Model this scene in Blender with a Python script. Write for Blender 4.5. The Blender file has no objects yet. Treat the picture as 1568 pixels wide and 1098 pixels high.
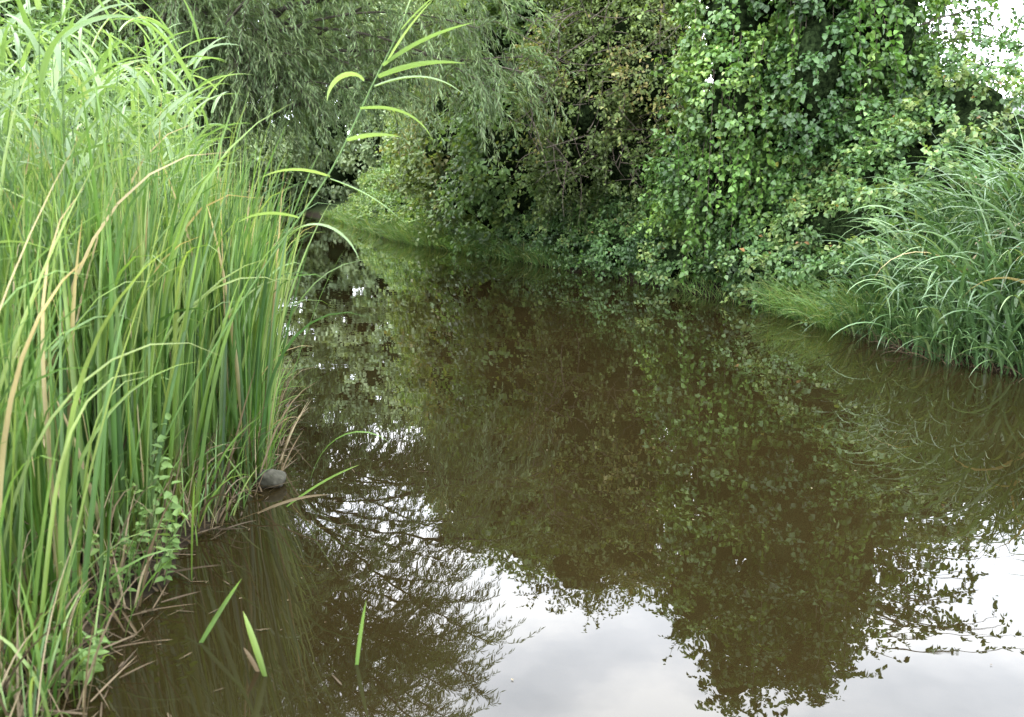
import bpy, math
import numpy as np
from mathutils import Vector
rng = np.random.default_rng(11)
scene = bpy.context.scene
U = lambda a, b, n=None: rng.uniform(a, b, n)

# ------------------------------------------------------------------ helpers
def nz(a):
    return a / np.maximum(np.linalg.norm(a, axis=-1, keepdims=True), 1e-9)

def rdir(n):
    return nz(rng.normal(size=(n, 3)))

class MB:
    def __init__(s):
        s.v = []; s.f = []; s.m = []; s.ti = []; s.al = []; s.n = 0
    def add(s, V, F, mat=0, tint=0.5, along=0.5):
        V = np.asarray(V, float).reshape(-1, 3); F = np.asarray(F, int)
        s.v.append(V); s.f.append(F + s.n); s.m.append(np.full(len(F), mat))
        s.ti.append(np.broadcast_to(np.asarray(tint, float), (len(V),)).copy())
        s.al.append(np.broadcast_to(np.asarray(along, float), (len(V),)).copy())
        s.n += len(V)
    def build(s, name, mats, smooth=True, parent=None):
        me = bpy.data.meshes.new(name)
        V = np.concatenate(s.v)
        me.vertices.add(len(V)); me.vertices.foreach_set('co', V.ravel())
        tot = np.concatenate([np.full(len(f), f.shape[1]) for f in s.f])
        loops = np.concatenate([f.ravel() for f in s.f])
        me.loops.add(len(loops)); me.loops.foreach_set('vertex_index', loops.astype(np.int32))
        me.polygons.add(len(tot))
        st = np.concatenate([[0], np.cumsum(tot)[:-1]])
        me.polygons.foreach_set('loop_start', st.astype(np.int32))
        me.polygons.foreach_set('loop_total', tot.astype(np.int32))
        me.polygons.foreach_set('material_index', np.concatenate(s.m).astype(np.int32))
        me.polygons.foreach_set('use_smooth', np.full(len(tot), smooth))
        for nm, d in (('tint', s.ti), ('along', s.al)):
            a = me.attributes.new(nm, 'FLOAT', 'POINT')
            a.data.foreach_set('value', np.concatenate(d).astype(np.float32))
        for m in mats: me.materials.append(m)
        me.update(); me.validate()
        ob = bpy.data.objects.new(name, me)
        scene.collection.objects.link(ob)
        if parent: ob.parent = parent
        return ob

def add_leaves(mb, P, D, N, L, W, mat, tint, fold=0.18, droop=0.12, hi=True):
    n = len(P)
    D = nz(D); S = nz(np.cross(D, N)); N2 = np.cross(S, D)
    L = np.broadcast_to(L, (n,))[:, None]; W = np.broadcast_to(W, (n,))[:, None]
    f = fold * W
    if hi:
        V = np.stack([P, P + D*L*.22 + S*W*.46 + N2*f, P + D*L*.62 + S*W*.36 + N2*(f*.8 - L*droop*.4),
                      P + D*L - N2*droop*L,
                      P + D*L*.62 - S*W*.36 + N2*(f*.8 - L*droop*.4), P + D*L*.22 - S*W*.46 + N2*f], 1)
        b = np.arange(n)[:, None]*6
        F = np.concatenate([b + [0, 1, 2, 3], b + [0, 3, 4, 5]])
        mb.add(V, F, mat, np.repeat(tint, 6), np.tile([0, .2, .6, 1, .6, .2], n))
    else:
        V = np.stack([P, P + D*L*.42 + S*W*.5 + N2*f, P + D*L - N2*droop*L, P + D*L*.42 - S*W*.5 + N2*f], 1)
        b = np.arange(n)[:, None]*4
        F = np.concatenate([b + [0, 1, 2], b + [0, 2, 3]])
        mb.add(V, F, mat, np.repeat(tint, 4), np.tile([0, .5, 1, .5], n))

def add_tubes(mb, paths, radii, sides, mat, tint=.5):
    n, k, _ = paths.shape
    T = nz(np.gradient(paths, axis=1))
    ref = np.where(np.abs(T[..., 2:3]) > .9, np.array([1., 0, 0]), np.array([0, 0, 1.]))
    A = nz(np.cross(T, ref)); B = np.cross(T, A)
    a = np.arange(sides)/sides*2*np.pi
    V = paths[:, :, None] + radii[:, :, None, None]*(np.cos(a)[None, None, :, None]*A[:, :, None] + np.sin(a)[None, None, :, None]*B[:, :, None])
    i = np.arange(k-1)[:, None]*sides; j = np.arange(sides)[None]; j2 = (j+1) % sides
    q = np.stack([i+j, i+j2, i+sides+j2, i+sides+j], -1).reshape(-1, 4)
    F = (q[None] + (np.arange(n)*k*sides)[:, None, None]).reshape(-1, 4)
    mb.add(V, F, mat, tint)

def bez(P0, P1, P2, k):
    t = np.linspace(0, 1, k)[None, :, None]
    return (1-t)**2*P0[:, None] + 2*t*(1-t)*P1[:, None] + t*t*P2[:, None]

def add_ribbons(mb, O, az, lean, bend, p, L, W, K, mat, tint, tw, fold=.25, al0=0., taper=3.):
    n = len(O); t = np.linspace(0, 1, K+1)
    th = lean[:, None] + bend[:, None]*t[None]**p[:, None]
    h = np.stack([np.cos(az), np.sin(az), 0*az], -1)
    T = np.sin(th)[..., None]*h[:, None] + np.cos(th)[..., None]*np.array([0, 0, 1.])
    st = T*(L/K)[:, None, None]
    pos = O[:, None] + np.concatenate([np.zeros((n, 1, 3)), np.cumsum((st[:, 1:] + st[:, :-1])/2, 1)], 1)
    s = np.stack([-np.sin(az), np.cos(az), 0*az], -1)[:, None]
    s = np.broadcast_to(s, T.shape); nn = np.cross(T, s)
    twt = (tw[:, None]*(1 + .5*t[None]))[..., None]
    S = np.cos(twt)*s + np.sin(twt)*nn; N = np.cross(S, T)
    w = (W[:, None]*(1-t[None]**taper)*(0.7+.3*np.minimum(1, t[None]*4)) + .0006)[..., None]
    V = np.stack([pos - S*w/2, pos + N*w*fold, pos + S*w/2], 2)
    i = np.arange(K)[:, None]*3; j = np.array([0, 1])[None]
    q = np.stack([i+j, i+j+1, i+3+j+1, i+3+j], -1).reshape(-1, 4)
    F = (q[None] + (np.arange(n)*(K+1)*3)[:, None, None]).reshape(-1, 4)
    mb.add(V, F, mat, np.repeat(tint, (K+1)*3), np.tile(np.repeat(al0 + (1-al0)*t, 3), n))
    return pos, T

# ------------------------------------------------------------------ materials
def newmat(name):
    m = bpy.data.materials.new(name); m.use_nodes = True
    nt = m.node_tree; nt.nodes.clear()
    return m, nt, nt.nodes.new, nt.links.new

def ramp(node, stops):
    cr = node.color_ramp
    while len(cr.elements) > 1: cr.elements.remove(cr.elements[-1])
    cr.elements[0].position = stops[0][0]; cr.elements[0].color = (*stops[0][1], 1)
    for p, c in stops[1:]:
        e = cr.elements.new(p); e.color = (*c, 1)

def leaf_mat(name, stops, rough=.45, spec=.5, trans=.25, along=None, var=.35, nscale=1.2):
    m, nt, N, Lk = newmat(name)
    at = N('ShaderNodeAttribute'); at.attribute_name = 'tint'
    r = N('ShaderNodeValToRGB'); ramp(r, stops); Lk(at.outputs['Fac'], r.inputs[0])
    col = r.outputs[0]
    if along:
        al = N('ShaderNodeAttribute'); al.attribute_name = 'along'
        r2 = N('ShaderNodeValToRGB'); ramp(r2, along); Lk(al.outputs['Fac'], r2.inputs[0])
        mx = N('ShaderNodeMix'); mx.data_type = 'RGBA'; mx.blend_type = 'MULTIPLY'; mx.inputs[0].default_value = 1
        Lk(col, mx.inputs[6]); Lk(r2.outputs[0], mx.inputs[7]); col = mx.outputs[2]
    geo = N('ShaderNodeNewGeometry')
    no = N('ShaderNodeTexNoise'); no.inputs['Scale'].default_value = nscale; no.inputs['Detail'].default_value = 2
    Lk(geo.outputs['Position'], no.inputs['Vector'])
    mr = N('ShaderNodeMapRange'); mr.inputs[1].default_value = .3; mr.inputs[2].default_value = .7
    mr.inputs[3].default_value = 1-var; mr.inputs[4].default_value = 1+var
    Lk(no.outputs[0], mr.inputs[0])
    vm = N('ShaderNodeVectorMath'); vm.operation = 'SCALE'; Lk(col, vm.inputs[0]); Lk(mr.outputs[0], vm.inputs['Scale'])
    b = N('ShaderNodeBsdfPrincipled'); b.inputs['Roughness'].default_value = rough
    b.inputs['Specular IOR Level'].default_value = spec
    Lk(vm.outputs[0], b.inputs['Base Color'])
    tr = N('ShaderNodeBsdfTranslucent')
    v2 = N('ShaderNodeVectorMath'); v2.operation = 'MULTIPLY'; v2.inputs[1].default_value = (1.5, 1.5, .7)
    Lk(vm.outputs[0], v2.inputs[0]); Lk(v2.outputs[0], tr.inputs[0])
    ms = N('ShaderNodeMixShader'); ms.inputs[0].default_value = trans
    Lk(b.outputs[0], ms.inputs[1]); Lk(tr.outputs[0], ms.inputs[2])
    o = N('ShaderNodeOutputMaterial'); Lk(ms.outputs[0], o.inputs[0])
    return m

def solid_mat(name, stops, scale=6, rough=.9, bump=.02, spec=.3):
    m, nt, N, Lk = newmat(name)
    geo = N('ShaderNodeNewGeometry')
    no = N('ShaderNodeTexNoise'); no.inputs['Scale'].default_value = scale; no.inputs['Detail'].default_value = 8
    Lk(geo.outputs['Position'], no.inputs['Vector'])
    r = N('ShaderNodeValToRGB'); ramp(r, stops); Lk(no.outputs[0], r.inputs[0])
    b = N('ShaderNodeBsdfPrincipled'); b.inputs['Roughness'].default_value = rough
    b.inputs['Specular IOR Level'].default_value = spec
    Lk(r.outputs[0], b.inputs['Base Color'])
    bp = N('ShaderNodeBump'); bp.inputs['Distance'].default_value = bump; Lk(no.outputs[0], bp.inputs['Height']); Lk(bp.outputs[0], b.inputs['Normal'])
    o = N('ShaderNodeOutputMaterial'); Lk(b.outputs[0], o.inputs[0])
    return m

M_core = solid_mat('core_painted_shade', [(.35, (.004, .007, .003)), (.65, (.02, .032, .012))], 14, 1, .1, 0)  # solid bush cores; shade of inner leaves painted in as dark green
M_bark = solid_mat('bark', [(.3, (.035, .03, .02)), (.7, (.09, .08, .06))], 14)
M_twig = solid_mat('dry_twig', [(.3, (.05, .04, .028)), (.7, (.11, .09, .07))], 5)
M_ivy = leaf_mat('ivy_leaf', [(0, (.026, .064, .016)), (.45, (.056, .12, .028)), (.8, (.105, .19, .042)), (.97, (.16, .25, .05)), (1, (.30, .30, .06))], .4, .45, .22)
M_vine = leaf_mat('vine_leaf', [(0, (.04, .09, .018)), (.5, (.07, .15, .028)), (.9, (.12, .22, .045)), (.97, (.15, .25, .05)), (1, (.3, .3, .07))], .45, .4, .25)
M_bramble = leaf_mat('bramble_leaf', [(0, (.032, .070, .024)), (.5, (.07, .14, .042)), (.85, (.12, .20, .06)), (.97, (.18, .23, .07)), (1, (.30, .17, .07))], .42, .45, .24)
M_haw = leaf_mat('hawthorn_leaf', [(0, (.06, .095, .024)), (.5, (.115, .165, .045)), (.8, (.17, .225, .07)), (1, (.27, .22, .08))], .5, .4, .28)
M_shrub = leaf_mat('shrub_leaf', [(0, (.055, .10, .03)), (.5, (.10, .175, .05)), (.85, (.16, .25, .07)), (1, (.24, .28, .08))], .5, .4, .3)
M_far_haze = leaf_mat('distant_leaf_painted_haze', [(0, (.13, .18, .09)), (.5, (.20, .27, .14)), (1, (.30, .36, .20))], .6, .3, .3, nscale=.4)  # far foliage lightened and muted: distance haze painted into the leaf colour
M_willow = leaf_mat('willow_leaf', [(0, (.06, .10, .036)), (.5, (.115, .175, .068)), (1, (.22, .285, .13))], .48, .45, .3)
M_reed = leaf_mat('reed_blade', [(0, (.036, .085, .02)), (.4, (.070, .142, .030)), (.75, (.128, .205, .048)), (.9, (.20, .26, .08)), (.93, (.28, .23, .12)), (1, (.34, .28, .16))],
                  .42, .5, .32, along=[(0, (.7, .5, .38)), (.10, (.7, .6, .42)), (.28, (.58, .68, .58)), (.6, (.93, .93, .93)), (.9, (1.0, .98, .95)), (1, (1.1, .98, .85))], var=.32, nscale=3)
M_phrag = leaf_mat('common_reed_leaf', [(0, (.08, .14, .05)), (.5, (.13, .205, .08)), (.9, (.2, .28, .12)), (1, (.26, .27, .14))], .45, .5, .38, var=.15)
M_nettle = leaf_mat('nettle_leaf', [(0, (.06, .11, .03)), (.6, (.11, .18, .05)), (1, (.16, .23, .07))], .6, .25, .3, var=.2)
M_sedge = leaf_mat('sedge_blade', [(0, (.028, .065, .020)), (.5, (.062, .122, .042)), (.9, (.125, .20, .080)), (.97, (.17, .23, .09)), (1, (.3, .24, .12))], .34, .55, .2, var=.25)
M_dead = leaf_mat('dead_blade', [(0, (.045, .033, .02)), (.5, (.12, .09, .055)), (1, (.30, .25, .16))], .7, .2, .2)
M_grass = leaf_mat('grass_blade', [(0, (.06, .12, .03)), (.6, (.10, .18, .045)), (1, (.2, .22, .08))], .5, .4, .3)

# ------------------------------------------------------------------ river banks
RY = [-60, -10, 0, 4, 7.66, 8.4, 10.3, 12.7, 15.5, 18, 22.7, 30, 40, 59, 80, 120, 300]
RX = [14, 9, 7, 5.6, 4.6, 4.15, 3.85, 3.45, 2.47, 1.54, -.57, -3.9, -6.8, -12.0, -20, -50, -200]
LY = [-60, -10, 0, 2.5, 3.6, 4.8, 7.1, 12, 21.5, 28, 40, 60, 80, 120, 300]
LX = [-3, -1.6, -1.3, -1.40, -1.55, -1.38, -1.95, -3.6, -6.6, -8.8, -13.5, -21, -34, -68, -215]
xr = lambda y: np.interp(y, RY, RX)
xl = lambda y: np.interp(y, LY, LX)
def ground(x, y):
    x = np.asarray(x, float); y = np.asarray(y, float)
    dr = (x - xr(y))*.9; dl = xl(y) - x
    wob = .12*np.sin(x*2.1+y*1.3)+.08*np.sin(y*4.3-x*3.1)+.07*np.sin(x*9.1+y*2.3)*np.sin(y*8.3-x*3)
    dr = dr + wob*.6 - .16; dl = dl + wob*.7 - .1
    hr = np.where(dr < 0, np.maximum(dr*.8, -.6), np.minimum(dr*.6, .12) + np.clip(dr-.3, 0, 3)*.35)
    hl = np.where(dl < 0, np.maximum(dl*.35, -.6), np.minimum(dl*.3, .12) + np.clip(dl-.5, 0, 6)*.08)
    h = np.maximum(hr, hl)
    return h + wob*.08

def axis(a, b, fine0, fine1, step, grow=1.25):
    f = list(np.arange(fine0, fine1, step)); s = step
    x = fine0
    lo = []
    while x > a: s *= grow; x -= s; lo.append(x)
    s = step; x = f[-1]; hi = []
    while x < b: s *= grow; x += s; hi.append(x)
    return np.array(lo[::-1] + f + hi)
gx = axis(-500, 500, -16, 8, .12); gy = axis(-100, 900, 1, 24, .13, 1.06)
X, Y = np.meshgrid(gx, gy)
Vt = np.stack([X, Y, ground(X, Y)], -1).reshape(-1, 3)
w = len(gx); ii = (np.arange(len(gy)-1)[:, None]*w + np.arange(w-1)[None]).ravel()
mb = MB(); mb.add(Vt, np.stack([ii, ii+1, ii+w+1, ii+w], -1))
m, nt, N, Lk = newmat('earth_bank')
geo = N('ShaderNodeNewGeometry'); sp = N('ShaderNodeSeparateXYZ'); Lk(geo.outputs['Position'], sp.inputs[0])
no = N('ShaderNodeTexNoise'); no.inputs['Scale'].default_value = 9; no.inputs['Detail'].default_value = 9; Lk(geo.outputs['Position'], no.inputs['Vector'])
r1 = N('ShaderNodeValToRGB'); ramp(r1, [(.3, (.006, .0045, .002)), (.55, (.015, .011, .0055)), (.75, (.035, .026, .014))]); Lk(no.outputs[0], r1.inputs[0])
r2 = N('ShaderNodeValToRGB'); ramp(r2, [(.3, (.012, .022, .007)), (.7, (.035, .05, .016))]); Lk(no.outputs[0], r2.inputs[0])
mr = N('ShaderNodeMapRange'); mr.inputs[1].default_value = .12; mr.inputs[2].default_value = .4; Lk(sp.outputs[2], mr.inputs[0])
mx = N('ShaderNodeMix'); mx.data_type = 'RGBA'; Lk(mr.outputs[0], mx.inputs[0]); Lk(r1.outputs[0], mx.inputs[6]); Lk(r2.outputs[0], mx.inputs[7])
b = N('ShaderNodeBsdfPrincipled'); b.inputs['Roughness'].default_value = .8; b.inputs['Specular IOR Level'].default_value = .1; Lk(mx.outputs[2], b.inputs['Base Color'])
bp = N('ShaderNodeBump'); bp.inputs['Distance'].default_value = .08; Lk(no.outputs[0], bp.inputs['Height']); Lk(bp.outputs[0], b.inputs['Normal'])
o = N('ShaderNodeOutputMaterial'); Lk(b.outputs[0], o.inputs[0])
mb.build('ground', [m])

# ------------------------------------------------------------------ water
m, nt, N, Lk = newmat('river_water')
geo = N('ShaderNodeNewGeometry')
n1 = N('ShaderNodeTexNoise'); n1.inputs['Scale'].default_value = 1.6; n1.inputs['Detail'].default_value = 2; Lk(geo.outputs['Position'], n1.inputs['Vector'])
n2 = N('ShaderNodeTexNoise'); n2.inputs['Scale'].default_value = 9; n2.inputs['Detail'].default_value = 1; Lk(geo.outputs['Position'], n2.inputs['Vector'])
b1 = N('ShaderNodeBump'); b1.inputs['Distance'].default_value = .0012; Lk(n1.outputs[0], b1.inputs['Height'])
b2 = N('ShaderNodeBump'); b2.inputs['Distance'].default_value = .00014; Lk(n2.outputs[0], b2.inputs['Height']); Lk(b1.outputs[0], b2.inputs['Normal'])
n3 = N('ShaderNodeTexNoise'); n3.inputs['Scale'].default_value = .8; n3.inputs['Detail'].default_value = 4; Lk(geo.outputs['Position'], n3.inputs['Vector'])
r = N('ShaderNodeValToRGB'); ramp(r, [(.3, (.0088, .0064, .0022)), (.7, (.0125, .009, .0032))]); Lk(n3.outputs[0], r.inputs[0])
b = N('ShaderNodeBsdfPrincipled'); b.inputs['Roughness'].default_value = .0; b.inputs['IOR'].default_value = 1.45
Lk(r.outputs[0], b.inputs['Base Color']); Lk(b2.outputs[0], b.inputs['Normal'])
o = N('ShaderNodeOutputMaterial'); Lk(b.outputs[0], o.inputs[0])
mb = MB(); mb.add([[-260, -80, 0], [60, -80, 0], [60, 320, 0], [-260, 320, 0]], [[0, 1, 2, 3]])
mb.build('river_water', [m], smooth=False)

# ------------------------------------------------------------------ foliage masses
us, vs = 12, 8
_a = np.linspace(0, 2*np.pi, us, endpoint=False); _b = np.linspace(.15, np.pi-.15, vs)
SPH = np.stack([np.outer(np.sin(_b), np.cos(_a)), np.outer(np.sin(_b), np.sin(_a)), np.outer(np.cos(_b), np.ones(us))], -1).reshape(-1, 3)
_i = np.arange(vs-1)[:, None]*us; _j = np.arange(us)[None]
SQ = np.stack([_i+_j, _i+(_j+1) % us, _i+us+(_j+1) % us, _i+us+_j], -1).reshape(-1, 4)

def sprigs(mb, S, D, Ln, droop, nl, L, W, tint, lm, tm, ang=.9, rad=.004, hi=False, wav=.5):
    n = len(S); k = 5
    s = np.linspace(0, 1, k)[None, :, None]
    dr = np.array([0, 0, -1.])*(droop*Ln)[:, None]
    paths = S[:, None] + D[:, None]*Ln[:, None, None]*s + dr[:, None]*s*s
    rr = rad*np.linspace(1, .3, k)[None]*np.ones((n, 1))
    add_tubes(mb, paths, rr, 3, tm)
    u = (np.arange(nl)[None] + U(0, 1, (n, nl)))/nl
    u = .06 + .94*u
    P = S[:, None] + D[:, None]*(Ln[:, None]*u)[..., None] + dr[:, None]*(u**2)[..., None]
    T = nz(D[:, None]*Ln[:, None, None] + 2*dr[:, None]*u[..., None])
    Rn = rdir(n*nl).reshape(n, nl, 3)
    side = nz(np.cross(T, Rn))
    LD = nz(T*math.cos(ang) + side*math.sin(ang) + np.array([0, 0, -.25]))
    NN = nz(np.array([0, 0, 1.]) + wav*rdir(n*nl).reshape(n, nl, 3))
    tt = np.clip(tint[:, None] + U(-.2, .2, (n, nl)), 0, .95)
    Ls = L*U(.65, 1.2, n*nl)
    add_leaves(mb, P.reshape(-1, 3), LD.reshape(-1, 3), NN.reshape(-1, 3), Ls, Ls*W/L, lm, tt.ravel(), hi=hi)

CAM = np.array([0, 0, 1.6])
def foliage(mb, lobes, L, W, dens, sub_r=.28, npl=26, lm=0, cm=1, tm=2, sprig=.5, sprl=.6, core=.6, hi=False, back=-.2, tb=.45, droop=.35, nl=14, zmin=.04, tv=.13):
    lobes = np.array(lobes, float)
    C = lobes[:, :3]; R = lobes[:, 3:6]
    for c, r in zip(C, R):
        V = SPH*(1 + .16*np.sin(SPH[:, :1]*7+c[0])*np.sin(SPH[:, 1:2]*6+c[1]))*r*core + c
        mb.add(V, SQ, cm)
    area = 4*np.pi*(R.prod(1))**(2/3)
    idx = np.repeat(np.arange(len(C)), np.maximum(6, (area*dens).astype(int)))
    lt = rng.normal(0, tv, len(C))
    d = rdir(len(idx))
    P = C[idx] + d*R[idx]*U(.72, 1.08, len(idx))[:, None]
    nrm = nz(d/R[idx])
    tocam = nz((CAM - C[idx])*np.array([1, 1, 0]))
    keep = ((nrm*tocam).sum(1) > back) & (P[:, 2] > zmin) & (nrm[:, 2] > -.85)
    for c, r in zip(C, R):
        q = (((P - c)/r)**2).sum(1); keep &= q > .5
    P, nrm, lt = P[keep], nrm[keep], lt[idx[keep]]
    n = len(P)
    ct = np.clip(tb + lt + rng.normal(0, .15, n), 0, .9)
    sr = sub_r*U(.6, 1.4, n)
    d2 = nz(rdir(n*npl).reshape(n, npl, 3) + nrm[:, None]*.8)
    rr = U(.3, 1, (n, npl))
    Q = P[:, None] + d2*(sr[:, None]*rr)[..., None]*np.array([1, 1, .75])
    Q[..., 2] = np.maximum(Q[..., 2], .02)
    NN = nz(d2*.55 + np.array([0, 0, .6]) + .45*rdir(n*npl).reshape(n, npl, 3) + nrm[:, None]*.4)
    DD = nz(rdir(n*npl).reshape(n, npl, 3)*.8 + nrm[:, None]*.4 + np.array([0, 0, -.5]))
    rare = (rng.random((n, npl)) < .006)*.5
    tt = np.clip(ct[:, None] + U(-.25, .25, (n, npl)), 0, .96)
    tt = np.clip(tt + rare, 0, 1)
    Ls = L*U(.6, 1.25, n*npl)
    Qf = Q.reshape(-1, 3)
    add_leaves(mb, Qf, DD.reshape(-1, 3), NN.reshape(-1, 3), Ls, Ls*W/L, lm, tt.ravel(), hi=hi)
    ns = int(n*sprig)
    if ns:
        k = rng.choice(n, ns)
        sprigs(mb, P[k], nz(nrm[k] + .55*rdir(ns) + np.array([0, 0, .25])), sprl*U(.5, 1.3, ns), U(.1, droop*2, ns), nl, L, W,
               np.clip(ct[k]+.08, 0, 1), lm, tm, hi=hi)
    return n*npl + ns*nl

def column(cx, cy, z0, z1, R, n, r0, r1, top=.55, sq=.9):
    out = []
    for i in range(n):
        z = z0 + (z1-z0)*(i+.5)/n
        f = (z-z0)/(z1-z0)
        Rz = R*(1 - (1-top)*max(0, f-.45)/.55)
        a = i*2.4 + rng.uniform(-.5, .5); rad = Rz*rng.uniform(.35, .75)
        r = rng.uniform(r0, r1)*(1-.25*f)
        out.append((cx+rad*math.cos(a), cy+rad*math.sin(a), z, r*rng.uniform(.85, 1.2), r*rng.uniform(.85, 1.2), r*sq*rng.uniform(.8, 1.2)))
    return out

def trunk(mb, base, top, r0, limbs, lobes, mat):
    b0 = np.array([base]); t0 = np.array([top]); mid = (b0+t0)/2 + np.array([[.2, .1, 0]])
    add_tubes(mb, bez(b0, mid, t0, 10), np.linspace(r0, r0*.35, 10)[None], 9, mat)
    lb = np.array(lobes)[:, :3]
    k = rng.choice(len(lb), min(limbs, len(lb)), replace=False)
    u = U(.25, .9, len(k))[:, None]
    S = (1-u)*b0 + u*t0
    E = lb[k]
    Mi = (S+E)/2 + np.array([0, 0, .4])
    add_tubes(mb, bez(S, Mi, E, 8), np.linspace(r0*.4, r0*.1, 8)[None]*np.ones((len(k), 1)), 6, mat)

cnt = {}
# bramble bank along the right side
lob = []
for y in np.arange(11.0, 23, .62):
    nx, ny = .9, .42
    x0 = xr(y)
    hh = rng.uniform(.8, 1.25)
    for off, z, r in ((.62, .50, .5), (1.2, 1.05, .8), (2.0, 1.8, .95), (2.9, 2.4, 1.1)):
        lob.append((x0+nx*off+rng.uniform(-.22, .22), y+ny*off+rng.uniform(-.2, .2), z*hh, r*rng.uniform(.75, 1.25), r, r*rng.uniform(.75, 1.1)))
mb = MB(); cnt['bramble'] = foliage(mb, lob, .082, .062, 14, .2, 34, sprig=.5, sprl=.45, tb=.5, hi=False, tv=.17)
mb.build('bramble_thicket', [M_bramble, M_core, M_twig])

# ivy covered tree
lob = column(4.5, 14.7, 1.2, 6.9, 1.95, 34, .7, 1.05, .62)
lob += [(3.4, 13.7, 2.9, .8, .8, 1.0), (3.3, 13.9, 4.1, .7, .7, .8), (5.9, 13.9, 1.7, .8, .7, .9), (5.6, 14.1, 3.0, .7, .7, 1.1), (5.1, 12.9, 2.0, .5, .5, 1.4),
        (3.1, 14.3, 5.2, .6, .6, .7), (4.2, 12.8, 3.3, .5, .5, 1.2), (5.3, 13.0, 4.0, .5, .5, 1.1)]
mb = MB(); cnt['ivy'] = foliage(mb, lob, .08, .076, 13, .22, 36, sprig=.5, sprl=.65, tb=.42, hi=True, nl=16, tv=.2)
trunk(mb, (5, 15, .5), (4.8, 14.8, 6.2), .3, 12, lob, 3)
n = 46
S = np.stack([U(5.6, 6.2, n), U(13.6, 15.2, n), U(3.8, 6.0, n)], -1)
E = S + np.stack([U(.5, 2.6, n), U(-1.0, .3, n), U(-.7, .7, n)], -1)
pp = bez(S, (S+E)/2+np.array([0, 0, .35]), E, 8)
add_tubes(mb, pp, np.linspace(.014, .004, 8)[None]*np.ones((n, 1)), 4, 2)
S2 = pp[:, 2:].reshape(-1, 3)
sprigs(mb, S2, nz(rdir(len(S2)) + np.array([.3, -.2, -.2])), U(.15, .4, len(S2)), U(.1, .5, len(S2)), 9, .085, .07, U(.3, .7, len(S2)), 0, 2, hi=True)
mb.build('ivy_covered_tree', [M_ivy, M_core, M_twig, M_bark])

# curtains of climbing vine hanging down the front of the trees
mb = MB()
n = 85
cxs = np.array([3.5, 4.1, 4.7, 5.2, 5.6, 2.9, 6.0])
k = rng.integers(0, len(cxs), n)
x = cxs[k] + rng.normal(0, .2, n)
ztop = np.array([3.6, 4.4, 4.9, 4.6, 3.8, 3.0, 3.2])[k] + rng.normal(0, .6, n)
yy = 12.5 + .5*np.abs(x-4.6) + U(-.2, .4, n)
S = np.stack([x, yy, ztop], -1)
Ln = np.minimum(U(.8, 2.8, n), ztop-.35)
sprigs(mb, S, nz(np.stack([rng.normal(0, .14, n), U(-.15, .1, n), np.full(n, -1.)], -1)), Ln, np.full(n, .05), 34, .10, .09, np.clip(rng.normal(.5, .22, n), 0, .95), 0, 1, ang=1.1, rad=.006, hi=True, wav=.9)
n = 70
y = U(13, 20, n); x = xr(y) + U(.35, .9, n)
S = np.stack([x, y, U(1.0, 2.0, n)], -1)
sprigs(mb, S, nz(np.stack([U(-.5, 0, n), U(-.4, 0, n), np.full(n, -1.)], -1)), U(.5, 1.1, n), np.full(n, .05), 20, .09, .08, np.clip(rng.normal(.45, .25, n), 0, .95), 0, 1, ang=1.0, rad=.005, hi=True, wav=.8)
mb.build('climbing_vine', [M_vine, M_twig])

# hawthorn with dry twigs
lob = column(2.15, 18.6, 1.8, 6.8, 1.8, 28, .8, 1.1, .7)
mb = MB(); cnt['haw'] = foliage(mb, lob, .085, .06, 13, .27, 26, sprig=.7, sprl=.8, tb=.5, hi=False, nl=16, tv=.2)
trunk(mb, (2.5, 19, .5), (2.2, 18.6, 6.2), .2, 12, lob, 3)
n = 190
S = np.stack([U(.3, 3.4, n), U(16.5, 17.7, n), U(1.8, 5.0, n)], -1)
D = nz(rdir(n)*np.array([1, .5, 1]) + np.array([-.1, -.5, .1]))
E = S + D*U(.4, 1.2, n)[:, None]
add_tubes(mb, bez(S, (S+E)/2+rdir(n)*.2, E, 6), np.linspace(.010, .003, 6)[None]*np.ones((n, 1)), 4, 2)
mb.build('hawthorn_tree', [M_haw, M_core, M_twig, M_bark])

# trees further up the right bank
for (nm, cx, cy, z1, R, nn, mt, tb) in (('elder_tree', .9, 23.4, 8.2, 2.2, 30, M_shrub, .5), ('alder_tree', -.8, 28.4, 9.4, 2.6, 34, M_haw, .55),
                                  ('alder_tree', -1.6, 36, 10.5, 3.2, 34, M_shrub, .7)):
    lob = column(cx, cy, 1.0, z1, R, nn, 1.0, 1.45, .6)
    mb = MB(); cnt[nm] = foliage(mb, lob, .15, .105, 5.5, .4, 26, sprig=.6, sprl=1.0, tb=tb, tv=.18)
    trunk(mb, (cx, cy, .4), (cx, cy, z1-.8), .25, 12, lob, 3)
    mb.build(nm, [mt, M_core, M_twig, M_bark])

# low waterside greenery, far right bank
lob = []
for y in np.arange(21.5, 58, 1.0):
    x0 = xr(y)
    for off, z, r in ((1.0, .35, .5), (1.9, .9, .85), (3.2, 1.8, 1.3)):
        lob.append((x0+.9*off+rng.uniform(-.3, .3), y+.4*off, z*rng.uniform(.75, 1.2), r, r, r*.8))
mb = MB(); foliage(mb, lob, .13, .09, 6, .28, 24, sprig=.5, sprl=.5, tb=.7)
mb.build('nettle_bank', [M_shrub, M_core, M_twig])

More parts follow.
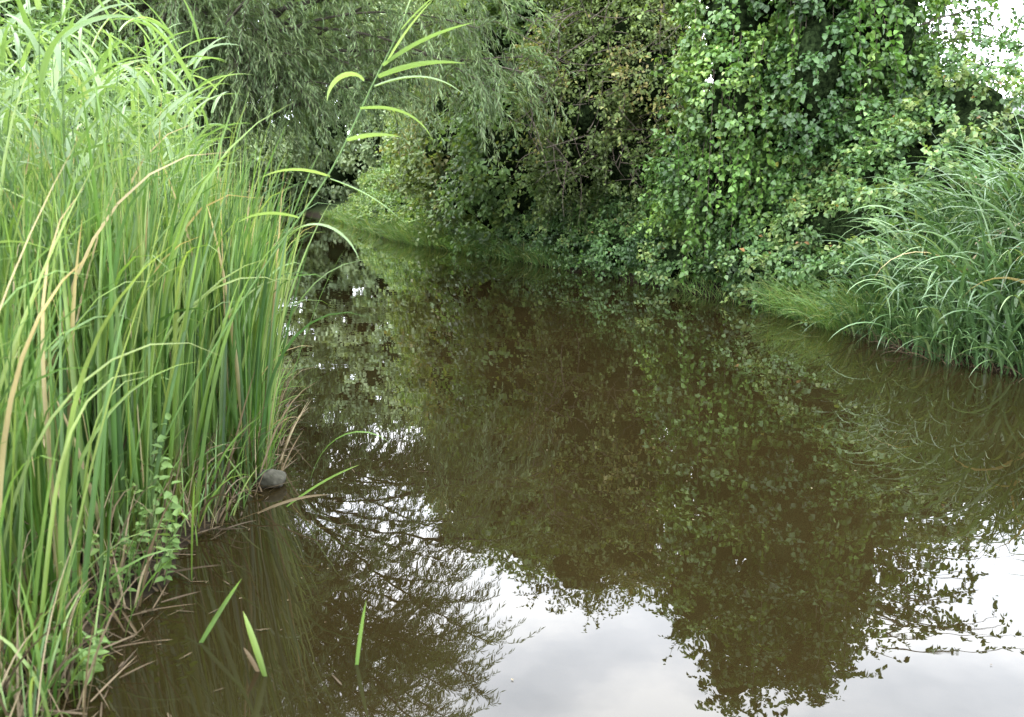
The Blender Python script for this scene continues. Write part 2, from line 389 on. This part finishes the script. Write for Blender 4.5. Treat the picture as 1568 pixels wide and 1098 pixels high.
# hedge on the right behind the sedge
lob = []
for x in np.arange(6.4, 17, .9):
    for z, r, dy in ((.9, 1.1, -.4), (1.8, 1.0, 0), (2.2, .8, .3)):
        lob.append((x+rng.uniform(-.3, .3), 14.6+(x-6)*.45+dy+rng.uniform(-.3, .3), z*rng.uniform(.92, 1.08), r, r, r*.85))
mb = MB(); foliage(mb, lob, .09, .075, 8, .25, 28, sprig=.5, sprl=.45, tb=.5, hi=False)
mb.build('hedge', [M_ivy, M_core, M_twig])

# distant trees
lob = []
for cx, cy, top, R in ((-12, 74, 18, 5), (-18, 78, 21, 6), (-3, 56, 14, 4.5), (2, 48, 11, 4), (5.5, 50, 9, 3.5), (-28, 76, 20, 6), (-38, 66, 17, 6),
                       (-23, 50, 16, 4.5), (-29, 42, 13, 5), (-18.5, 40, 14, 3.4), (-27, 58, 17, 5), (-22, 84, 22, 6), (-14.5, 31, 11, 2.8), (-7, 70, 16, 5)):
    lob += [(a, b_, c, d*1.5, e*1.5, f*1.3) for a, b_, c, d, e, f in column(cx, cy, 1.5, top, R, 15, 1.3, 1.9)]
for k in range(30):   # low undergrowth closing the gaps below the crowns
    a_ = -48 + k*1.9
    lob.append((a_, 84 - .25*abs(a_+15) + rng.uniform(-2, 2), 2.5, 3, 2.5, 4.0))
for y in np.arange(34, 62, 1.8):
    lob.append((xl(y)-2.2+rng.uniform(-.4, .4), y, 1.4, 1.7, 1.7, 1.7)); lob.append((xl(y)-4.8, y, 3.2, 2.2, 2.2, 2.4))
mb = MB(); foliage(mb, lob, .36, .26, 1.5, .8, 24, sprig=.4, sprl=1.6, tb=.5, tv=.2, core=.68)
mb.build('distant_trees', [M_far_haze, M_core, M_twig])
lob = []
for x in np.arange(9, 60, 2.6):
    lob.append((x, 46+rng.uniform(-2, 2), 1.5, 2.2, 2, rng.uniform(1.3, 2.0)))
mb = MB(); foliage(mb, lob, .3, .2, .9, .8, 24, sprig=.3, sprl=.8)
mb.build('field_hedge', [M_far_haze, M_core, M_twig])

# left bank shrubs behind the reeds
lob = []
for y in np.arange(12, 34, 1.2):
    x0 = xl(y)
    for off, z, r in ((.8, .6, .7), (1.7, 1.5, 1.2), (3.2, 2.7, 1.6), (4.6, 3.9, 1.7)):
        lob.append((x0-off+rng.uniform(-.2, .2), y, z*rng.uniform(.85, 1.15), r, r, r*.85))
mb = MB(); foliage(mb, lob, .12, .08, 5, .32, 24, sprig=.5, sprl=.6, tb=.4)
mb.build('riverside_shrubs', [M_shrub, M_core, M_twig])

# ------------------------------------------------------------------ willow
mb = MB()
tb0 = np.array([[-8.3, 19.5, 0.2]]); tt0 = np.array([[-7.0, 19.2, 5.2]])
add_tubes(mb, bez(tb0, (tb0+tt0)/2+np.array([[-.3, 0, 0]]), tt0, 12), np.linspace(.42, .2, 12)[None], 10, 1)
nlimb = 108
d = rdir(nlimb*3); d = d[(d[:, 2] > -.45)][:nlimb]
E = np.array([-4.9, 18.6, 6.6]) + d*np.array([4.6, 4.2, 5.6])*U(.7, 1.08, len(d))[:, None]
E[:, 2] = np.maximum(E[:, 2], 3.3)
Ex = np.array([[.2, 16.5, 4.0], [.6, 16.2, 3.6], [-.3, 16.3, 3.4], [-.6, 16, 4.4], [.1, 16.4, 5.0], [-1.2, 17, 5.8], [-3.0, 17.0, 3.5], [-2.2, 17, 3.5], [-3.8, 17, 3.4],
               [-.5, 17, 7.5], [-.8, 17.4, 8.6], [-1.4, 17.6, 9.6], [-.9, 17, 6.6], [-1.6, 17, 10.5], [-2.2, 17, 11.2], [-6.5, 17.5, 3.2], [-5.2, 17.2, 3.3], [-7.2, 18, 2.8],
               [-5.8, 18, 3.0], [-6.0, 20, 3.2], [-4.8, 21, 3.4], [-5.4, 19, 4.2], [-5.4, 17.3, 4.1], [-4.6, 16.8, 4.5], [-4.9, 16.6, 3.8], [-6.2, 17.6, 4.6], [-5.6, 16.8, 4.8], [-4.0, 17, 4.1]])
E = np.concatenate([E, Ex])
nL = len(E)
u = U(.2, 1, nL)[:, None]; S = (1-u)*tb0 + u*tt0
Pc = S*.5 + E*.5 + np.array([0, 0, 1.])*U(.6, 2.2, nL)[:, None]
Pc[-len(Ex):, 2] += .4
K = 24
pl = bez(S, Pc, E, K)
add_tubes(mb, pl, np.linspace(.055, .010, K)[None]*U(.7, 1.3, (nL, 1)), 5, 1)
nt_ = 50
uu = np.sqrt(U(.12, 1, (nL, nt_)))*(K-1.001)
i0 = uu.astype(int); fr = (uu-i0)[..., None]
li = np.arange(nL)[:, None]
Q = pl[li, i0]*(1-fr) + pl[li, i0+1]*fr
T = nz(pl[li, i0+1]-pl[li, i0])
Q = Q.reshape(-1, 3); T = T.reshape(-1, 3); n = len(Q)
lt = np.repeat(rng.normal(0, .17, nL), nt_)
sprigs(mb, Q, nz(T*.7 + rdir(n)*.8 + np.array([0, 0, .15])), U(.6, 1.4, n), U(.3, .9, n), 32, .16, .024, np.clip(rng.normal(.5, .15, n)+lt, 0, 1), 0, 2, ang=.6, rad=.005, wav=.9)
cnt['willow'] = n*32
mb.build('willow_tree', [M_willow, M_bark, M_twig])

# ------------------------------------------------------------------ reeds on the left bank (tussocks of upright blades)
def tussocks(nc, per, y0, y1, o0, o1, hmin, hmax, wmin, wmax, arch=.2, pwr=1.0, rad=.11, ls=.07):
    cy = U(y0, y1, nc); off = o0 + (o1-o0)*U(0, 1, nc)**pwr
    cx = xl(cy) - off
    ch = U(hmin, hmax, nc)
    n = nc*per
    a = U(0, 2*np.pi, n); rr = rad*np.sqrt(U(0, 1, n))
    x = np.repeat(cx, per)+rr*np.cos(a); y = np.repeat(cy, per)+rr*np.sin(a)
    z = np.clip(ground(x, y), -.25, .3) - .03
    az = a + rng.normal(0, .9, n)
    arched = rng.random(n) < arch
    lean = np.abs(rr/rad*.13 + rng.normal(0, ls, n))
    bend = np.where(arched, U(.6, 2.3, n), U(.0, .4, n))
    p = np.where(arched, U(2, 7, n), U(1.3, 3, n))
    h = np.repeat(ch, per)*np.where(rng.random(n) < .3, U(.45, .85, n), U(.82, 1.08, n))
    ct = np.repeat(rng.normal(0, .12, nc), per)
    return np.stack([x, y, z], -1), az, lean, bend, p, h, U(wmin, wmax, n), ct
mb = MB()
for args in ((200, 15, 3.2, 8.0, .2, 2.3, 1.65, 2.1, .012, .027, .25, 1.0, .11, .08), (70, 12, 2.0, 3.3, .08, .8, 1.1, 1.8, .010, .020, .3),
             (95, 13, 3.3, 6.8, .08, .46, 1.45, 1.95, .011, .024, .2, 1.0, .11, .06), (90, 12, 8.0, 12.5, .2, 2.5, 1.3, 2.0, .016, .026, .25)):
    O, az, le, be, p, h, wd, ct = tussocks(*args)
    n = len(O)
    tint = np.clip(rng.normal(.48, .24, n)+ct, 0, .88); tint[rng.random(n) < .05] = .96
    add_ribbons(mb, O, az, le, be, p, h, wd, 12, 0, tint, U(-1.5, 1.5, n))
# leaning dead stems near the foot of the reeds
O, az, le, be, p, h, wd, ct = tussocks(170, 7, 2.1, 7.2, .0, .8, .3, .8, .005, .011, .4)
n = len(O)
add_ribbons(mb, O, az, le+U(0, .4, n), be*.9, np.maximum(p*.7, 1), h*.9, wd, 8, 1, U(0, 1, n)**1.4, U(-1.5, 1.5, n), al0=.0)
# flattened litter on the mud
n = 900
y = U(2.0, 8, n); x = xl(y) - U(-.12, .6, n)
O = np.stack([x, y, np.maximum(ground(x, y), 0)+.01], -1)
add_ribbons(mb, O, U(0, 6.3, n), U(1.25, 1.5, n), U(-.1, .25, n), np.full(n, 1.5), U(.06, .25, n), U(.004, .010, n), 5, 1, U(0, .5, n), U(-.6, .6, n))
# short green shoots
n = 1000
y = U(2.0, 8, n); x = xl(y) - U(-.05, .5, n)
O = np.stack([x, y, np.maximum(ground(x, y), -.03)-.01], -1)
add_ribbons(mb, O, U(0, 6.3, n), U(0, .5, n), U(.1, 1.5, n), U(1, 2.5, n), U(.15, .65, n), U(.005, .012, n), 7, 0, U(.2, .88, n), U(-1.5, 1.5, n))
mb.build('bulrush_bed', [M_reed, M_dead])

# common reed (stems with side leaves)
def common_reed(mb, O, az, lean, bend, H, nleaf, LL, WW, tnt):
    n = len(O); K = 12
    pos, T = add_ribbons(mb, O, az, lean, bend, np.full(n, 1.6), H, np.full(n, .001), K, 1, np.full(n, .5), np.zeros(n))
    add_tubes(mb, pos, np.linspace(.0045, .0015, K+1)[None]*np.ones((n, 1)), 5, 1)
    for i in range(nleaf):
        u = .35 + .65*(i+U(0, .5, n))/nleaf
        f = np.clip(u*K, 0, K-.01); k = f.astype(int); r = (f-k)[:, None]; ar = np.arange(n)
        P = pos[ar, k]*(1-r)+pos[ar, k+1]*r
        a = az + (0 if i % 2 else np.pi) + rng.normal(0, .7, n)
        sz = U(.7, 1.15, n)*(1-.35*np.abs(u-.7))
        add_ribbons(mb, P, a, U(.35, .8, n), U(.5, 1.6, n), U(.9, 1.6, n), LL*sz, WW*sz, 8, 0, np.clip(rng.normal(tnt, .2, n), 0, .95), rng.normal(0, .4, n), taper=2.2)
mb = MB()
n = 430
y = U(2.4, 8.0, n); x = xl(y) - .5 - 2.5*rng.random(n)**.8
O = np.stack([x, y, np.minimum(ground(x, y), .3)-.02], -1)
common_reed(mb, O, U(-1.4, 1.4, n), np.abs(rng.normal(.03, .04, n)), U(.05, .3, n), U(1.9, 2.75, n), 9, .46, .032, .5)
mb.build('common_reed_bed', [M_phrag, M_grass])

# the single reed leaning over the river
mb = MB()
pts = np.array([[-1.75, 3.75, 0.0], [-1.55, 3.8, .55], [-1.13, 3.95, 1.25], [-.822, 4.08, 1.68], [-.70, 4.12, 1.93], [-.61, 4.15, 2.12], [-.53, 4.18, 2.27], [-.44, 4.22, 2.49]])
tt_ = np.linspace(0, len(pts)-1, 30)
path = np.stack([np.interp(tt_, np.arange(len(pts)), pts[:, i]) for i in range(3)], -1)
for _ in range(2): path[1:-1] = (path[:-2]+path[1:-1]*2+path[2:])/4
add_tubes(mb, path[None], np.linspace(.006, .002, 30)[None], 6, 1)
def rl(P, az, lean, bend, p, L, W, tw=0., ti=.6):
    add_ribbons(mb, np.array([P]), np.array([az]), np.array([lean]), np.array([bend]), np.array([p]), np.array([L]), np.array([W]), 12, 0, np.array([ti]), np.array([tw]), taper=2.4)
rl((-.58, 4.16, 2.17), -.1, .95, .45, 1., .46, .034, -.3)
rl((-.56, 4.16, 2.19), -.2, .55, .35, 1., .36, .034, .2, .8)
rl((-.60, 4.15, 2.12), -.3, 1.25, .5, 1.2, .42, .034, -.5)
rl((-.62, 4.15, 2.08), .1, 1.2, 1.2, 1.5, .44, .030, .3)
rl((-.68, 4.12, 1.98), -.2, 1.5, 1.3, 1.6, .40, .034, -.3, .7)
rl((-.74, 4.10, 1.84), -.3, 1.35, .5, 1.5, .27, .036, -.4, .8)
rl((-.66, 4.13, 2.10), 3.0, .5, 2.6, .7, .26, .036, .4, .9)
rl((-.82, 4.08, 1.67), .2, 1.9, .5, 1.3, .38, .020, .2, .5)
rl((-.82, 4.08, 1.68), 3.3, 1.2, .9, 1.2, .32, .036, .2, .9)
rl((-.95, 4.0, 1.5), 3.0, 1.3, .8, 1.2, .30, .034, .3, .8)
rl((-.48, 4.2, 2.40), .1, .35, .3, 1., .34, .018, .3, .7)
rl((-.50, 4.2, 2.33), -.2, .75, .3, 1., .30, .02, .1, .7)
rl((-1.0, 4.0, 1.42), -.4, .9, 1.9, 1., .45, .022, .3, .6)
mb.build('leaning_common_reed', [M_phrag, M_grass])

# blades standing in the shallows
mb = MB()
def bl(P, az, lean, bend, L, W, tw, ti, m_=0, p=1.5):
    add_ribbons(mb, np.array([P]), np.array([az]), np.array([lean]), np.array([bend]), np.array([p]), np.array([L]), np.array([W]), 10, m_, np.array([ti]), np.array([tw]), al0=.3, taper=5)
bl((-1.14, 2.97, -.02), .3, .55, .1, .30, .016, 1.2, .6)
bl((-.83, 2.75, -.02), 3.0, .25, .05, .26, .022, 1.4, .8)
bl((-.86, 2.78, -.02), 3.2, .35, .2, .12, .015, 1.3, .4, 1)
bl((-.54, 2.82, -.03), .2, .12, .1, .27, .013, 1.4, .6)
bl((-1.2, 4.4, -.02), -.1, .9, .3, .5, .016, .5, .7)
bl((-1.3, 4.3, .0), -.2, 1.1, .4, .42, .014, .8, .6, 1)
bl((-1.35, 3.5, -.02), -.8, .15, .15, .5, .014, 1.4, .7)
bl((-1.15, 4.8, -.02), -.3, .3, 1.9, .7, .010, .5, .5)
mb.build('water_grass', [M_reed, M_dead])

# floating reed scraps
mb = MB(); n = 130
y = 2.3+rng.random(n)**1.5*5; x = xl(y)+np.abs(rng.normal(0, .35, n))-.1
add_leaves(mb, np.stack([x, y, np.full(n, .006)], -1), nz(rdir(n)*np.array([1, 1, .02])), np.tile([0, 0, 1.], (n, 1)), U(.01, .10, n), U(.003, .007, n), 0, U(0, .4, n), fold=.0, droop=.0)
n = 120
y = U(2.6, 12, n); x = xl(y)+(xr(y)-xl(y))*U(.05, .95, n)
add_leaves(mb, np.stack([x, y, np.full(n, .004)], -1), nz(rdir(n)*np.array([1, 1, .02])), np.tile([0, 0, 1.], (n, 1)), U(.006, .018, n), U(.004, .009, n), 0, U(.4, 1, n), fold=.0, droop=.0)
mb.build('floating_leaf_litter', [M_dead])

# young nettles among the reeds
mb = MB()
for bx, by, h in ((-1.46, 3.45, .35), (-1.56, 3.7, .6), (-1.6, 3.25, .4), (-1.7, 4.2, .7), (-1.75, 3.9, .8), (-1.42, 2.7, .2)):
    k = 3
    S = np.tile([bx, by, 0.02], (k, 1)) + U(-.06, .06, (k, 3))*np.array([1, 1, 0])
    sprigs(mb, S, nz(np.array([.1, -.1, 1]) + .3*rdir(k)), h*U(.6, 1.1, k), U(0, .1, k), 16, .05, .034, U(.2, .8, k), 0, 0, ang=1.2, rad=.003, hi=True)
mb.build('nettle_plant', [M_nettle])

# stone at the water's edge
mb = MB()
a = np.linspace(0, 2*np.pi, 20, endpoint=False); bb = np.linspace(.02, np.pi-.02, 14)
Sx = np.stack([np.outer(np.sin(bb), np.cos(a)), np.outer(np.sin(bb), np.sin(a)), np.outer(np.cos(bb), np.ones(20))], -1).reshape(-1, 3)
Sx = np.sign(Sx)*np.abs(Sx)**.8*(1+.1*np.sin(Sx[:, :1]*5+1)*np.cos(Sx[:, 1:2]*6)+.06*np.sin(Sx[:, 2:]*9+Sx[:, :1]*8))
i = np.arange(13)[:, None]*20; j = np.arange(20)[None]
mb.add(Sx*np.array([.075, .06, .05])+np.array([-1.34, 4.74, .04]), np.stack([i+j, i+(j+1) % 20, i+20+(j+1) % 20, i+20+j], -1).reshape(-1, 4))
mb.build('stone', [solid_mat('stone_surface', [(.3, (.018, .018, .010)), (.7, (.055, .052, .038))], 30, .9, .01)])

# ------------------------------------------------------------------ sedge clump on the right
mb = MB()
n = 2700
y = U(7.5, 10.6, n); x = xr(y) + .1 + .12*np.maximum(y-9, 0) + 3.4*rng.random(n)**1.05
z = np.clip(ground(x, y), 0, .5) - .03
a = U(0, 2*np.pi, n)
az = np.arctan2(np.sin(a)-.5, np.cos(a)-.38)
arched = rng.random(n) < .85
tint = np.clip(rng.normal(.45, .28, n), 0, .96); tint[rng.random(n) < .012] = 1
h = U(1.4, 2.5, n)*np.clip(.5+.3*(x-xr(y)), .48, 1)
add_ribbons(mb, np.stack([x, y, z], -1), az, np.abs(rng.normal(.13, .13, n)), np.where(arched, U(1.3, 2.7, n), U(.3, 1.2, n)), U(1.4, 2.8, n), h,
            U(.020, .044, n), 14, 0, tint, rng.normal(0, .45, n), fold=.2, taper=3)
# outermost blades hanging to the water
n = 300
y = U(7.4, 10.2, n); x = xr(y) + U(-.02, .35, n)
add_ribbons(mb, np.stack([x, y, np.full(n, -.02)], -1), U(3.2, 5.2, n), U(.1, .6, n), U(1.2, 2.2, n), U(1, 2, n), U(.5, 1.1, n), U(.014, .028, n), 12, 0, np.clip(rng.normal(.5, .25, n), 0, .96), rng.normal(0, .4, n), fold=.2)
n = 160
y = U(7.6, 10, n); x = xr(y) + U(-.05, .3, n)
add_ribbons(mb, np.stack([x, y, np.full(n, -.02)], -1), U(2.5, 5, n), U(.3, 1.1, n), U(.5, 1.4, n), U(1, 2, n), U(.15, .4, n), U(.006, .012, n), 8, 1, U(0, .5, n), rng.normal(0, .5, n))
mb.build('sedge_clump', [M_sedge, M_dead])

# fine grass at the water's edge
mb = MB()
def tuft(n, y0, y1, o0, o1, h0, h1, wd, lean=.3):
    y = U(y0, y1, n); x = xr(y)+U(o0, o1, n)
    add_ribbons(mb, np.stack([x, y, np.clip(ground(x, y), -.02, 1)], -1), U(2.3, 5.2, n), np.abs(rng.normal(lean, .2, n)), U(.4, 1.8, n), U(1, 2, n), U(h0, h1, n), np.full(n, wd), 7, 0, U(0, 1, n), rng.normal(0, .6, n))
tuft(2000, 10.0, 12.4, -.05, 1.0, .3, .85, .008, .5)
tuft(1300, 12.2, 20, .05, .6, .10, .32, .010)
tuft(6500, 19, 36, .02, 1.2, .2, .65, .018)
tuft(4500, 36, 62, .0, 1.7, .25, .7, .030)
mb.build('bank_grass', [M_grass])

# ------------------------------------------------------------------ house beyond the hedge
hp = bpy.data.objects.new('brick_house', None); scene.collection.objects.link(hp)
hp.location = (21, 33, .6); hp.rotation_euler = (0, 0, math.radians(-8))
def box(nm, c, s, mat):
    c = np.array(c); s = np.array(s)/2
    V = np.array([[i, j, k] for i in (-1, 1) for j in (-1, 1) for k in (-1, 1)])*s + c
    q = MB(); q.add(V, [[0, 1, 3, 2], [4, 6, 7, 5], [0, 4, 5, 1], [2, 3, 7, 6], [0, 2, 6, 4], [1, 5, 7, 3]])
    return q.build(nm, [mat], smooth=False, parent=hp)
m, nt, N, Lk = newmat('brick_wall')
tc = N('ShaderNodeTexCoord'); br = N('ShaderNodeTexBrick'); br.inputs['Scale'].default_value = 4
br.inputs['Color1'].default_value = (.28, .12, .07, 1); br.inputs['Color2'].default_value = (.2, .09, .05, 1); br.inputs['Mortar'].default_value = (.35, .32, .28, 1)
mp = N('ShaderNodeMapping'); mp.inputs['Rotation'].default_value = (math.pi/2, 0, 0); Lk(tc.outputs['Object'], mp.inputs[0]); Lk(mp.outputs[0], br.inputs['Vector'])
b = N('ShaderNodeBsdfPrincipled'); Lk(br.outputs[0], b.inputs['Base Color']); b.inputs['Roughness'].default_value = .9
o = N('ShaderNodeOutputMaterial'); Lk(b.outputs[0], o.inputs[0])
M_brick = m
M_roof = solid_mat('slate_roof', [(.3, (.05, .05, .052)), (.7, (.09, .09, .095))], 8, .6)
M_white = solid_mat('white_paint', [(0, (.7, .7, .68)), (1, (.8, .8, .78))], 8, .5, 0)
M_glass = solid_mat('window_glass', [(0, (.02, .025, .03)), (1, (.03, .035, .04))], 2, .1, 0, .6)
box('walls', (0, 0, 1.5), (10, 6, 3), M_brick)
q = MB(); V = [[-5.4, -3.4, 2.85], [5.4, -3.4, 2.85], [5.4, 0, 4.4], [-5.4, 0, 4.4], [-5.4, 3.4, 2.85], [5.4, 3.4, 2.85]]
V += [[a_, b_, c_-.14] for a_, b_, c_ in V]
q.add(V, [[0, 1, 2, 3], [3, 2, 5, 4], [7, 6, 9, 8], [8, 9, 10, 11], [0, 6, 7, 1], [5, 11, 10, 4], [0, 3, 9, 6], [3, 4, 10, 9], [1, 7, 8, 2], [2, 8, 11, 5]])
q.build('roof', [M_roof], smooth=False, parent=hp)
box('chimney', (2.8, .2, 4.5), (.7, .6, 1.1), M_brick)
for k, x in enumerate((-3.2, 3.0)):
    box('window_frame_%d' % (k+1), (x, -3.02, 1.6), (1.5, .08, 1.2), M_white); box('window_glass_%d' % (k+1), (x, -3.05, 1.6), (1.3, .08, 1.0), M_glass)
box('door', (0, -3.03, 1.02), (.95, .1, 2.04), M_white)

# ------------------------------------------------------------------ sky, sun, camera
W = bpy.data.worlds.new('World'); scene.world = W; W.use_nodes = True
nt = W.node_tree; nt.nodes.clear(); N = nt.nodes.new; Lk = nt.links.new
sky = N('ShaderNodeTexSky'); sky.sky_type = 'NISHITA'; sky.sun_disc = False
SE, SR = math.radians(52), math.radians(-60)
sky.sun_elevation = SE; sky.sun_rotation = SR; sky.air_density = 1.5; sky.dust_density = 4
tc = N('ShaderNodeTexCoord'); mp = N('ShaderNodeMapping'); mp.inputs['Scale'].default_value = (1, 1, 2.2); Lk(tc.outputs['Generated'], mp.inputs[0])
no = N('ShaderNodeTexNoise'); no.inputs['Scale'].default_value = 4.5; no.inputs['Detail'].default_value = 6; no.inputs['Roughness'].default_value = .5; Lk(mp.outputs[0], no.inputs['Vector'])
r = N('ShaderNodeValToRGB'); ramp(r, [(.36, (.66, .71, .79)), (.5, (.82, .86, .93)), (.62, (1.08, 1.10, 1.13))]); Lk(no.outputs[0], r.inputs[0])
sc = N('ShaderNodeVectorMath'); sc.operation = 'SCALE'; sc.inputs['Scale'].default_value = 105; Lk(r.outputs[0], sc.inputs[0])
mx = N('ShaderNodeMix'); mx.data_type = 'RGBA'; mx.inputs[0].default_value = .9; Lk(sky.outputs[0], mx.inputs[6]); Lk(sc.outputs[0], mx.inputs[7])
bg = N('ShaderNodeBackground'); bg.inputs[1].default_value = .1; Lk(mx.outputs[2], bg.inputs[0])
o = N('ShaderNodeOutputWorld'); Lk(bg.outputs[0], o.inputs[0])

ld = bpy.data.lights.new('sun', 'SUN'); ld.energy = 1.5; ld.angle = math.radians(15); ld.color = (1, .97, .92)
so = bpy.data.objects.new('sun', ld); scene.collection.objects.link(so)
sd = Vector((math.sin(SR)*math.cos(SE), math.cos(SR)*math.cos(SE), math.sin(SE)))
so.rotation_euler = sd.to_track_quat('Z', 'Y').to_euler()

cd = bpy.data.cameras.new('camera'); co = bpy.data.objects.new('camera', cd); scene.collection.objects.link(co)
co.location = (0, 0, 1.6); co.rotation_euler = (math.radians(90-10.5), 0, 0)
cd.sensor_width = 36; cd.lens = 31.18; cd.clip_end = 2000; cd.clip_start = .05
cd.dof.use_dof = True; cd.dof.focus_distance = 9; cd.dof.aperture_fstop = 4.0
scene.camera = co
scene.view_settings.view_transform = 'Standard'; scene.view_settings.look = 'None'; scene.view_settings.exposure = 0
print('COUNTS', cnt, sum(len(o.data.polygons) for o in bpy.data.objects if o.type == 'MESH'))
